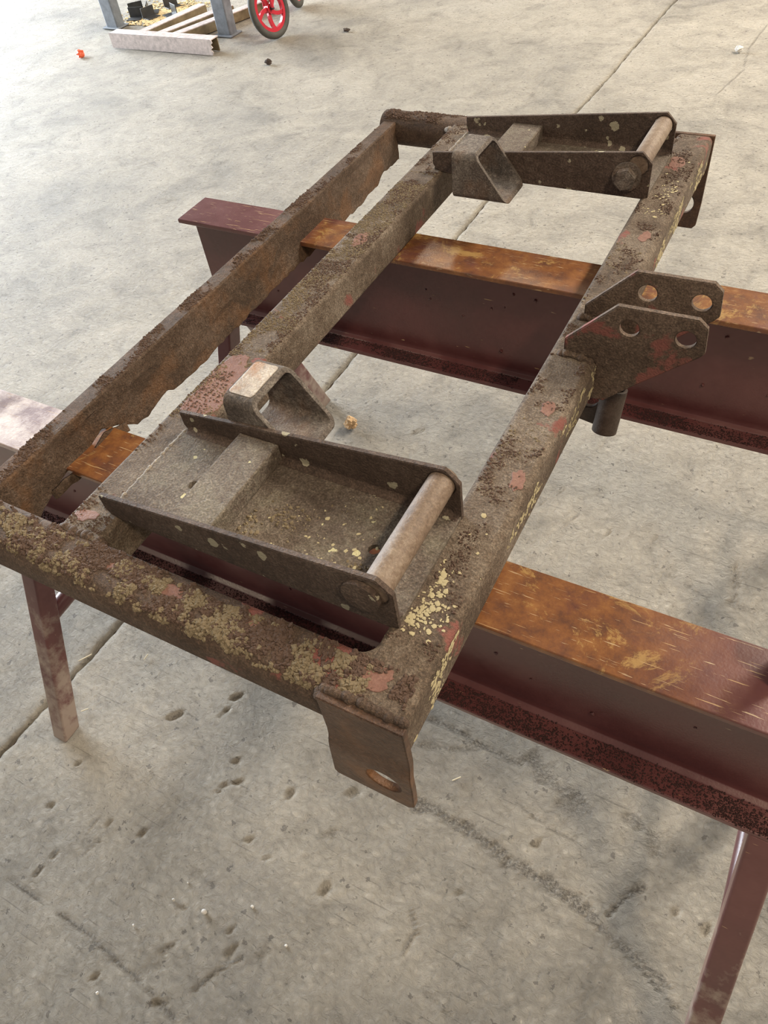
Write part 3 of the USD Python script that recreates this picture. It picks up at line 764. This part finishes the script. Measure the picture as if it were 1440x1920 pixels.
# the two hook channels
def channel(y0, far_hook, label):
    y1 = y0 + 0.203
    th = 0.009
    zb = T - 0.004
    # U-section: floor plate, two raised sides that grow taller to the right and end in a chamfer
    sidep = Polygon([(-0.784, T + 0.040), (-0.313, T + 0.091), (-0.291, T + 0.070), (-0.290, zb + 0.004), (-0.300, zb), (-0.755, zb), (-0.776, zb + 0.006), (-0.784, zb + 0.018)])
    pinhole = Point(-0.318, T + 0.064).buffer(0.0205)
    a = man(plate(sidep.difference(pinhole), 'y', y0, y0 + th, 0.0012))
    b = man(plate(sidep.difference(pinhole), 'y', y1 - th, y1, 0.0012))
    fl = sbox(-0.781, y0 + 0.002, -0.2905, y1 - 0.002)
    fl = fl.difference(Point(-0.690, y0 + 0.095).buffer(0.0085)).difference(Point(-0.376, y0 + 0.096).buffer(0.0085))
    c = prism(fl, 'z', zb + 0.001, T + 0.006)
    # inside bend radii
    R = 0.012
    fil = []
    for yy, s in ((y0 + th - 0.0005, 1), (y1 - th + 0.0005, -1)):
        pts = [(yy, T + 0.005), (yy + s * R, T + 0.005)] + [(yy + s * (R - R * math.sin(t)), T + 0.006 + R - R * math.cos(t)) for t in np.linspace(0, math.pi / 2, 6)]
        fil.append(man(prism(Polygon(pts).buffer(0), 'x', -0.775, -0.2925)))
    body = a + b + fil[0] + fil[1]
    ch = fr.part('hook_channel', body, M_SIDE, label=label)
    fr.part('floor_plate', c, M_CHAN, ch, label='grey mottled floor plate of the channel')
    fr.part('spacer_block', bevel_box(-0.662, -0.589, y0 + 0.0095, y1 - 0.0095, T + 0.006, T + 0.040, 0.002), M_CHAN, ch, label='raised block across the channel')
    # cross pin between the sides
    yb = y1 + 0.004
    fr.part('cross_pin', rod((-0.318, y0 + 0.002, T + 0.064), (-0.318, yb, T + 0.064), 0.020, 40), M_PIN, ch, label='round cross pin between the channel sides')
    yo = y0 if far_hook else y1
    # weld line along the left edge of the floor plate
    fr.part('weld_bead', weld([(-0.7815, y0 + 0.03, T + 0.002), (-0.782, y1 - 0.012, T + 0.002)], 0.0042, 31), M_WELD, ch)
    # hook: a bent strap ring on the side of the channel, its right end cut at a slant
    w, h, tk, r = 0.107, 0.100, 0.0075, 0.016
    if far_hook:
        Y0, Y1 = y1 - 0.001, y1 - 0.001 + w
    else:
        Y0, Y1 = y0 + 0.001 - w, y0 + 0.001
    ring = rrect(Y0, Y1, T - 0.004, T - 0.004 + h, r, 6).difference(rrect(Y0 + tk, Y1 - tk, T - 0.004 + tk, T - 0.004 + h - tk, r - tk * 0.8, 6))
    body = man(prism(ring, 'x', -0.686, -0.555))
    zt = T - 0.004 + h
    k = (-0.559 + 0.636) / h                                   # slant of the cut
    n = np.array([1.0, 0, k]); n /= np.linalg.norm(n)
    body = body.trim_by_plane([-float(n[0]), 0.0, -float(n[2])], -float(n @ np.array([-0.636, 0, zt])))
    sp = fr.part('hook_strap', body, M_STRAP, ch, label='bent strap hook with slanted end and rubbed bright top')
    if far_hook:
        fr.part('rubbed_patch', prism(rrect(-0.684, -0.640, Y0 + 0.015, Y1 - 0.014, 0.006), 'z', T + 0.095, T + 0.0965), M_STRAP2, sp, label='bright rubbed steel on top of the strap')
    return ch, y0, y1


c1, *_ = channel(0.406, True, 'near hook channel, sides tapering to the left, mottled with lichen')
c2, *_ = channel(1.549, False, 'far hook channel with a hexagon bolt head on its near side')
# boss on the near channel and bolt head on the far channel
fr.part('pin_boss', rod((-0.335, 0.4075, T + 0.052), (-0.335, 0.399, T + 0.052), 0.027, 32), M_SIDE, c1)
hexa = Polygon([(-0.338 + 0.0225 * math.cos(a), T + 0.040 + 0.0225 * math.sin(a)) for a in np.arange(6) * math.pi / 3 + 0.3])
wash = rod((-0.338, 1.551, T + 0.040), (-0.338, 1.545, T + 0.040), 0.030, 32)
fr.part('bolt_head', man(plate(hexa, 'y', 1.526, 1.546, 0.002)) + man(wash), M_STRAP, c2, label='hexagon bolt head with washer')

# top-link lugs on the front rail
def lug(y, dz):
    pts = [(-0.279, T + 0.030), (-0.203, T + 0.108), (-0.084, T + 0.110), (-0.070, T + 0.098), (-0.066, T + 0.056), (-0.072, T + 0.048),
           (-0.157, T - 0.030), (-0.205, T - 0.078), (-0.2245, T - 0.079), (-0.2245, T - 0.004), (-0.234, T + 0.0015), (-0.279, T + 0.0005)]
    P = Polygon(pts).buffer(0.002, join_style=1)
    for hx in (-0.181, -0.0955):
        P = P.difference(Point(hx, T + 0.074).buffer(0.0155, quad_segs=12))
    v, f = VF(plate(P, 'y', y, y + 0.011, 0.0015))
    v[:, 2] += dz
    return v, f


l1 = fr.part('top_link_lug', lug(0.999, 0.0), M_LUG, label='nearer of the two pierced lug plates on the front rail')
l2 = fr.part('top_link_lug', lug(1.106, -0.004), M_LUG, label='farther of the two pierced lug plates on the front rail')
fr.part('weld_bead', weld([(-0.283, 0.998, T + 0.003), (-0.26, 0.997, T + 0.003), (-0.236, 0.997, T)], 0.0065, 8), M_LUG, l1)
fr.part('weld_bead', weld([(-0.284, 1.105, T + 0.003), (-0.26, 1.104, T + 0.003), (-0.236, 1.104, T)], 0.0065, 9), M_LUG, l2)
# pivot boss under the lugs
gus = Polygon([(-0.262, 0.885), (-0.206, 0.885), (-0.206, 0.775), (-0.262, 0.785)]).difference(Point(-0.240, 0.836).buffer(0.019))
gp = fr.part('pivot_plate', plate(gus, 'y', 1.045, 1.055, 0.001), M_BOSS, label='dark plate with a round hole under the lugs')
tb = trimesh.creation.annulus(0.0165, 0.0225, 0.085, sections=36)
tb.apply_transform(trimesh.geometry.align_vectors([0, 0, 1], np.array([0.03, 0.32, 1.0]) / np.linalg.norm([0.03, 0.32, 1.0])))
tb.apply_translation([-0.199, 1.045, 0.822])
fr.part('pivot_tube', tb, M_BOSS, gp, label='short dark upright tube')

# lichen and flaking crust on top of the frame
def scatter(n, x0, x1, y0, y1, zf, seed, size, thr, freq=18.0, noise_seed=0, power=2.5):
    r = np.random.default_rng(seed)
    x, y = r.uniform(x0, x1, n), r.uniform(y0, y1, n)
    c = meshkit.fbm(np.stack([x * freq, y * freq, x * 0], -1), 4, noise_seed)
    keep = c > r.normal(thr, 0.05, n)
    x, y = x[keep], y[keep]
    s = size[0] + (size[1] - size[0]) * r.uniform(0, 1, len(x)) ** power
    return np.stack([x, y, zf(x, y)], 1), s


def nz(y0, big_lo=True):
    def f(x, y):
        d = np.clip(y0 + 0.030 - y, 0, 0.029) if big_lo else np.clip(y - (y0 - 0.030), 0, 0.029)
        return T - 0.030 + np.sqrt(np.maximum(0.030 ** 2 - d ** 2, 0))
    return f


flat = lambda x, y: np.full_like(x, T)
P, S = [], []
for a in (scatter(24000, -1.06, -0.235, 0.296, 0.356, nz(0.284), 1, (0.0012, 0.0050), 0.54, 45, 1),
          scatter(14000, -0.300, -0.232, 0.30, 1.855, flat, 2, (0.0007, 0.0030), 0.57, 30, 2),
          scatter(16000, -0.838, -0.766, 0.37, 1.79, flat, 3, (0.0008, 0.0028), 0.56, 26, 3),
          scatter(9000, -1.046, -1.014, 0.37, 1.79, lambda x, y: np.full_like(x, AZ), 4, (0.0010, 0.0036), 0.53, 16, 4),
          scatter(2500, -1.05, -0.80, 1.80, 1.855, lambda x, y: T - 0.036 + np.sqrt(np.maximum(0.036 ** 2 - np.clip(np.abs(y - 1.826) - 0.004, 0, 0.035) ** 2, 0)), 5, (0.0012, 0.0045), 0.56, 16, 5)):
    P.append(a[0]); S.append(a[1])
P, S = np.vstack(P), np.concatenate(S)
keep = ~((P[:, 0] > -0.79) & (P[:, 0] < -0.285) & (((P[:, 1] > 0.40) & (P[:, 1] < 0.615)) | ((P[:, 1] > 1.54) & (P[:, 1] < 1.76))))
fr.part('flaking_crust', crumbs(P[keep], S[keep], 0.85, 7), M_CRUST, kind='stuff', label='brown flaking crust on the upper faces', smooth=False)
P, S = [], []
for a in (scatter(22000, -1.06, -0.28, 0.291, 0.348, nz(0.284), 11, (0.0012, 0.0052), 0.565, 42, 31),
          scatter(12000, -0.838, -0.766, 0.62, 1.53, flat, 13, (0.0008, 0.0026), 0.53, 20, 33),
          scatter(1500, -0.300, -0.232, 0.30, 1.50, flat, 14, (0.0010, 0.0034), 0.62, 10, 34),
          scatter(2200, -0.575, -0.34, 0.425, 0.59, lambda x, y: np.full_like(x, T + 0.006), 15, (0.0010, 0.0042), 0.60, 16, 35)):
    P.append(a[0]); S.append(a[1])
P, S = np.vstack(P), np.concatenate(S)
keep = ~((P[:, 0] > -0.33) & (P[:, 1] < 0.36) & (P[:, 0] > -0.29))
fr.part('lichen_growth', crumbs(P[keep], S[keep], 0.85, 8), M_LICH, kind='stuff', label='yellow green lichen growing on the upper faces', smooth=False)
# cream lichen: plaques at the near channel's corner and streaks along the outer face of the front rail
r = np.random.default_rng(17)
P, S, Nn = [], [], []
for cx, cy, sx, sy, n in ((-0.268, 0.452, 0.010, 0.018, 90), (-0.272, 0.505, 0.007, 0.012, 40), (-0.283, 0.425, 0.008, 0.010, 40), (-0.250, 0.44, 0.012, 0.014, 25), (-0.26, 0.60, 0.02, 0.03, 6),
                          (-0.255, 1.585, 0.014, 0.030, 40), (-0.262, 1.50, 0.014, 0.012, 16)):
    x, y = r.normal(cx, sx, n), r.normal(cy, sy, n)
    ok = (x > -0.2885) & (x < -0.236)
    P.append(np.stack([x, y, x * 0 + T + 0.0005], 1)[ok]); S.append((0.0016 + 0.0035 * r.uniform(0, 1, n) ** 2)[ok]); Nn.append(np.tile([[0, 0, 1.0]], (ok.sum(), 1)))
for cx, cy, sx, sy, n in ((-0.41, 0.442, 0.040, 0.012, 70), (-0.37, 0.50, 0.02, 0.02, 14), (-0.47, 0.475, 0.045, 0.03, 34), (-0.55, 0.44, 0.02, 0.01, 16), (-0.44, 0.54, 0.05, 0.03, 16)):
    x, y = r.normal(cx, sx, n), r.normal(cy, sy, n)
    ok = (x > -0.58) & (x < -0.345) & (y > 0.424) & (y < 0.59)
    P.append(np.stack([x, y, x * 0 + T + 0.0062], 1)[ok]); S.append((0.0010 + 0.0030 * r.uniform(0, 1, n) ** 2.5)[ok]); Nn.append(np.tile([[0, 0, 1.0]], (ok.sum(), 1)))
n = 5200
y, z = r.uniform(0.30, 1.84, n), r.uniform(T - 0.068, T - 0.010, n)
c = meshkit.fbm(np.stack([y * 16, z * 26, y * 0], -1), 4, 44)
ok = c > r.normal(0.585, 0.02, n) + 0.10 * np.abs((z - (T - 0.042)) / 0.03) ** 2 * 0.5
P.append(np.stack([y * 0 + RX1 + 0.0003, y, z], 1)[ok]); S.append((0.0018 + 0.0036 * r.uniform(0, 1, n) ** 2)[ok]); Nn.append(np.tile([[1.0, 0, 0]], (ok.sum(), 1)))
P, S, Nn = map(np.vstack, (P, [s[:, None] for s in S], Nn))
fr.part('cream_lichen', crumbs(P, S[:, 0], 0.16, 9, Nn), M_PALE, kind='stuff', label='cream lichen plaques', smooth=False)

# places where the crust has fallen off and the old red primer shows, a hair proud of the rust
def primer_patch(x, y, rx, ry, z, seed, rot=0.0):
    a = np.linspace(0, 2 * np.pi, 48, endpoint=False)
    q = 0.55 + 0.9 * meshkit.fbm(np.stack([np.cos(a) * 2.2 + seed, np.sin(a) * 2.2, a * 0], -1), 4, seed)
    px, py = rx * q * np.cos(a), ry * q * np.sin(a)
    X, Y = x + px * math.cos(rot) - py * math.sin(rot), y + px * math.sin(rot) + py * math.cos(rot)
    return prism(Polygon(np.stack([X, Y], 1)).buffer(0), 'z', z - 0.002, z + 0.0006)


for i, (x, y, rx, ry, rot) in enumerate([(-0.287, 0.332, 0.026, 0.016, 0.5), (-0.803, 0.715, 0.031, 0.10, 0.0), (-0.815, 0.39, 0.018, 0.011, 0.3), (-0.72, 0.330, 0.016, 0.008, 0.2),
                                         (-0.60, 0.332, 0.022, 0.009, 0.0), (-0.47, 0.333, 0.018, 0.008, 0.1), (-0.255, 1.40, 0.010, 0.020, 0.0), (-0.258, 0.86, 0.010, 0.018, 0.1),
                                         (-0.246, 0.70, 0.010, 0.022, 0.1), (-0.80, 1.22, 0.014, 0.03, 0.0), (-0.27, 1.72, 0.016, 0.03, 0.0)]):
    fr.part('primer_patch', primer_patch(x, y, rx, ry, T, i + 3, rot), M_PRIMER, label='patch of bare red primer' if i == 0 else None)

# ------------------------------------------------------------------ background: posts, lengths of steel and timber, bike
def post(name, label, x, y, rot=0.0):
    t = Thing(name, label, 'steel post', (x, y, 0))
    hw = 0.062
    sh = prism(rrect(x - hw, x + hw, y - 0.045, y + 0.045, 0.012).difference(rrect(x - hw + 0.006, x + hw - 0.006, y - 0.039, y + 0.039, 0.008)), 'z', 0.008, 2.1)
    t.part('shaft', sh, M_POST)
    t.part('base_plate', bevel_box(x - 0.085, x + 0.085, y - 0.07, y + 0.07, 0, 0.010, 0.002), M_POST)
    return t


post('steel_post', 'blue grey square steel post beside the pile of black brackets', -5.352, 5.02)
post('steel_post', 'blue grey square steel post beside the red bike wheel', -4.205, 5.01)

t = Thing('pale_channel', 'chalky pinkish steel channel with a broken right end, lying before the two posts', 'steel channel', (-4.5, 4.66, 0))
L0, L1 = -5.01, -4.02
prof = Polygon([(4.60, 0.0), (4.60, 0.098), (4.694, 0.098), (4.694, 0.092), (4.607, 0.092), (4.607, 0.0)])
face = sbox(L0, 0.0, L1, 0.098)
jag = Polygon([(L1 - 0.03, -0.01), (L1 - 0.012, 0.02), (L1 - 0.03, 0.035), (L1 - 0.008, 0.05), (L1 - 0.022, 0.066), (L1 - 0.004, 0.08), (L1 - 0.015, 0.11), (L1 + 0.05, 0.11), (L1 + 0.05, -0.01)])
t.part('face', plate(face.difference(jag).buffer(0), 'y', 4.600, 4.608, 0.001), M_PALECH)
t.part('top_flange', bevel_box(L0, L1 - 0.02, 4.601, 4.70, 0.091, 0.098, 0.001), M_PALECH)
t.part('back', bevel_box(L0, L1 - 0.03, 4.694, 4.702, 0.0, 0.093, 0.001), M_TIMB, label='dark inner side at the broken end')
for i, (a, b, lab) in enumerate([((-4.842, 4.713), (-4.730, 5.41), 'leftmost of the three timber lengths leaning away behind the pale channel'),
                                 ((-4.660, 4.717), (-4.455, 5.42), 'middle of the three timber lengths lying behind the pale channel'),
                                 ((-4.515, 4.720), (-4.215, 5.60), 'rightmost of the three timber lengths, running behind the right post')]):
    a, b = np.array(a), np.array(b)
    d = b - a; Ln = np.linalg.norm(d); ang = math.atan2(d[1], d[0])
    t = Thing('timber_length', lab, 'timber', ((a[0] + b[0]) / 2, (a[1] + b[1]) / 2, 0), group='timber lengths behind the pale channel')
    for k, (z0, z1, mt) in enumerate([(0.0, 0.062, M_TIMB), (0.062, 0.070, M_PALECH)]):
        bb = bevel_box(0, Ln, -0.040, 0.040, z0, z1, 0.003)
        bb.apply_transform(trimesh.transformations.rotation_matrix(ang, [0, 0, 1])); bb.apply_translation([a[0], a[1], 0])
        t.part(('plank', 'pale_top_board')[k], bb, mt)

# pile of black brackets on a patch of sand
rng = np.random.default_rng(5)
spots = [(-5.30, 5.20, 0.0, 0.3, 'black angle bracket at the near left of the pile beside the left post'),
         (-5.165, 5.255, 0.0, 1.3, 'black angle bracket in the middle of the pile beside the left post'),
         (-5.24, 5.37, 0.0, 2.2, 'black angle bracket at the back of the pile beside the left post'),
         (-5.02, 5.32, 0.0, -0.5, 'black angle bracket at the right of the pile near the timber'),
         (-5.38, 5.33, 0.0, 0.9, 'small black bracket at the left of the pile behind the left post'),
         (-5.15, 5.52, 0.0, 1.1, 'black bracket lying apart behind the pile')]
for x, y, z, a, lab in spots:
    t = Thing('angle_bracket', lab, 'bracket', (x, y, 0), group='black brackets in a pile')
    for k, bb in enumerate((bevel_box(-0.06, 0.06, -0.045, 0.045, 0, 0.007, 0.001), bevel_box(-0.06, 0.06, 0.038, 0.045, 0, 0.075, 0.001))):
        bb.apply_transform(trimesh.transformations.rotation_matrix(a, [0, 0, 1])); bb.apply_translation([x, y, z])
        t.part(('base_leg', 'upright_leg')[k], bb, M_BRKT)
n = 2500
px, py = rng.normal(-5.10, 0.16, n), rng.normal(5.32, 0.17, n)
ok = (px < -4.90 + 0.16 * (py - 4.77) - 0.02) & (py > 5.08)
px, py = px[ok], py[ok]; n = len(px)
P = np.stack([px, py, px * 0], 1)
s = usdkit.mesh(stage, numbered('/World/sand_patch'), crumbs(P, rng.uniform(0.006, 0.016, n), 0.25, 3), M_SAND, smooth=False)
tag(s, 'yellow sand spilt on the floor around the black brackets', 'sand', kind='stuff')

# the child's bike: front wheel turned and leaning, rear wheel behind it
def frame_of(tdir, lean):
    """Wheel axes: t rolls forward, u is up in the wheel plane, n is the axle."""
    tt = np.array([tdir[0], tdir[1], 0.0]); tt /= np.linalg.norm(tt)
    side = np.array([tt[1], -tt[0], 0.0])
    n = side * math.cos(lean) + np.array([0, 0, 1.0]) * math.sin(lean)
    u = np.cross(n, tt); u = u if u[2] > 0 else -u
    return tt, u, n


def wheel(th, c, ax, R=0.185):
    t_, u_, n_ = ax
    M = np.stack([t_, u_, n_], 1)
    put = lambda mesh: (VF(mesh)[0] @ M.T + c, VF(mesh)[1] if np.linalg.det(M) > 0 else VF(mesh)[1][:, ::-1])
    tyre = th.part('tyre', put(trimesh.creation.torus(R - 0.024, 0.024, 48, 16)), M_RUBBER)
    rp = Point(0, 0).buffer(R - 0.042, quad_segs=16).difference(Point(0, 0).buffer(R - 0.066, quad_segs=16))
    rim = prism(rp, 'z', -0.014, 0.014)
    hub = prism(Point(0, 0).buffer(0.030), 'z', -0.022, 0.022)
    rimp = th.part('rim', put(rim), M_REDP)
    for k in range(5):
        a = k * 2 * math.pi / 5 + 0.3
        cur = [(rr * math.cos(a + 0.9 * (rr / R)), rr * math.sin(a + 0.9 * (rr / R))) for rr in np.linspace(0.025, R - 0.062, 7)]
        sp = LineString(cur).buffer(0.012, cap_style=2)
        th.part('spoke', put(prism(sp, 'z', -0.010, 0.010)), M_REDP, rimp)
    th.part('hub', put(hub), M_REDP, rimp)
    th.part('axle', put(prism(Point(0, 0).buffer(0.010), 'z', -0.05, 0.05)), M_DARKP, rimp)


t = Thing('child_bike', "small child's bike with red spoked wheels and black tyres beside the right post", 'bike', (-3.85, 5.3, 0))
fax = frame_of((0.16, 0.97), 0.26)
rax = frame_of((-0.35, 0.93), 0.26)
fc = np.array([-3.73, 5.0, 0.0]) + fax[1] * 0.185
rc = np.array([-3.95, 5.66, 0.0]) + rax[1] * 0.185
wheel(t, fc, fax)
wheel(t, rc, rax)
head = fc + fax[1] * 0.33 + fax[0] * 0.05
for s in (-1, 1):
    t.part('fork_blade', rod(fc + fax[2] * 0.042 * s, head + fax[2] * 0.030 * s, 0.011), M_REDP)
t.part('fork_crown', rod(head - fax[2] * 0.045, head + fax[2] * 0.045, 0.014), M_REDP)
bar = head + np.array([-0.02, 0.02, 0.16])
t.part('steerer', rod(head, bar, 0.013), M_DARKP)
t.part('handlebar', rod(bar - fax[2] * 0.20, bar + fax[2] * 0.20, 0.011), M_DARKP)
seat = rc + rax[1] * 0.22 - rax[0] * 0.12
t.part('frame_tube', [rod(head + [0, 0, 0.03], seat, 0.016), rod(head + [0, 0, 0.0], rc + rax[2] * 0.04, 0.013), rod(seat, rc + rax[2] * 0.04, 0.011)], M_REDP)
sd = trimesh.creation.icosphere(2, 0.07); sd.apply_scale([0.8, 1.4, 0.4]); sd.apply_translation(seat + [0, 0, 0.07])
t.part('saddle', sd, M_DARKP)
t.part('saddle_post', rod(seat, seat + [0, 0, 0.07], 0.011), M_DARKP)

# ------------------------------------------------------------------ small things lying on the floor
def lump(name, label, cat, xy, size, mt, seed, flatten=0.6, detail=2, rough=0.35, group=None):
    b = trimesh.creation.icosphere(detail, 1.0)
    v = np.array(b.vertices)
    v *= (1 + rough * 2 * (meshkit.fbm(v * 1.7 + seed, 3, seed) - 0.5))[:, None]
    v = v * [size, size * 0.8, size * flatten]
    v[:, 2] -= v[:, 2].min() + 0.004
    v += [xy[0], xy[1], 0]
    th = usdkit.mesh(stage, numbered('/World/' + name), (v, b.faces), mt, smooth=30)
    tag(th, label, cat, group)
    return th


lump('dry_flake', 'crumpled tan flake on the floor below the near hook strap', 'flake', floor_pt((660, 803)), 0.024, M_LEAF, 3, 0.9, 3, 0.9)
lump('orange_scrap', 'crumpled bright orange scrap on the floor at the upper left', 'litter', floor_pt((153, 106)), 0.03, M_ORANGE, 4, 0.8, 2, 0.8)
lump('dark_clump', 'dark clump of dirt on the floor right of the pale channel', 'dirt', floor_pt((504, 121)), 0.022, M_DEBRIS, 5, 0.8, 2, 0.9)
lump('dark_chip', 'small dark chip on the floor right of the bike wheel', 'dirt', floor_pt((650, 58)), 0.022, M_DEBRIS, 6, 0.4, 2, 0.9)
lump('white_chip', 'white chip on the floor near the upper right corner', 'stone', floor_pt((1384, 98)), 0.022, M_STONE, 7, 0.7, 2, 0.6)
lump('pebble', 'oval grey pebble on the floor in the lower left', 'pebble', floor_pt((383, 1710)), 0.0068, M_STONE, 8, 0.8, 2, 0.2)
for i, (px, s, w) in enumerate([((325, 1687), 0.004, 'above the oval pebble'), ((250, 1735), 0.0035, 'left of the oval pebble'), ((473, 1700), 0.004, 'right of the oval pebble'),
                                ((536, 1773), 0.0035, 'lowest right of the oval pebble'), ((352, 1655), 0.0025, 'just above the crumb over the oval pebble'), ((182, 1862), 0.004, 'at the lowest left of the floor')]):
    lump('stone_crumb', 'tiny pale stone crumb on the floor ' + w, 'stone', floor_pt(px), s, M_STONE, 20 + i, 0.8, 1, 0.5, group='stone crumbs on the floor')
for i, (a, b, w) in enumerate([((148, 1240), (173, 1228), 'lying in the floor joint right of the left front leg'), ((153, 1334), (166, 1330), 'on the floor beside the left front leg foot'),
                               ((848, 1464), (864, 1458), 'on the floor right of the near end plate'), ((270, 1238), (278, 1228), 'on the floor under the near end tube')]):
    A, B = floor_pt(a), floor_pt(b)
    th = usdkit.mesh(stage, numbered('/World/straw'), rod((*A, 0.002), (*B, 0.004), 0.0016, 8), M_STRAW, smooth=30)
    tag(th, 'short pale straw ' + w, 'straw', group='bits of straw on the floor')
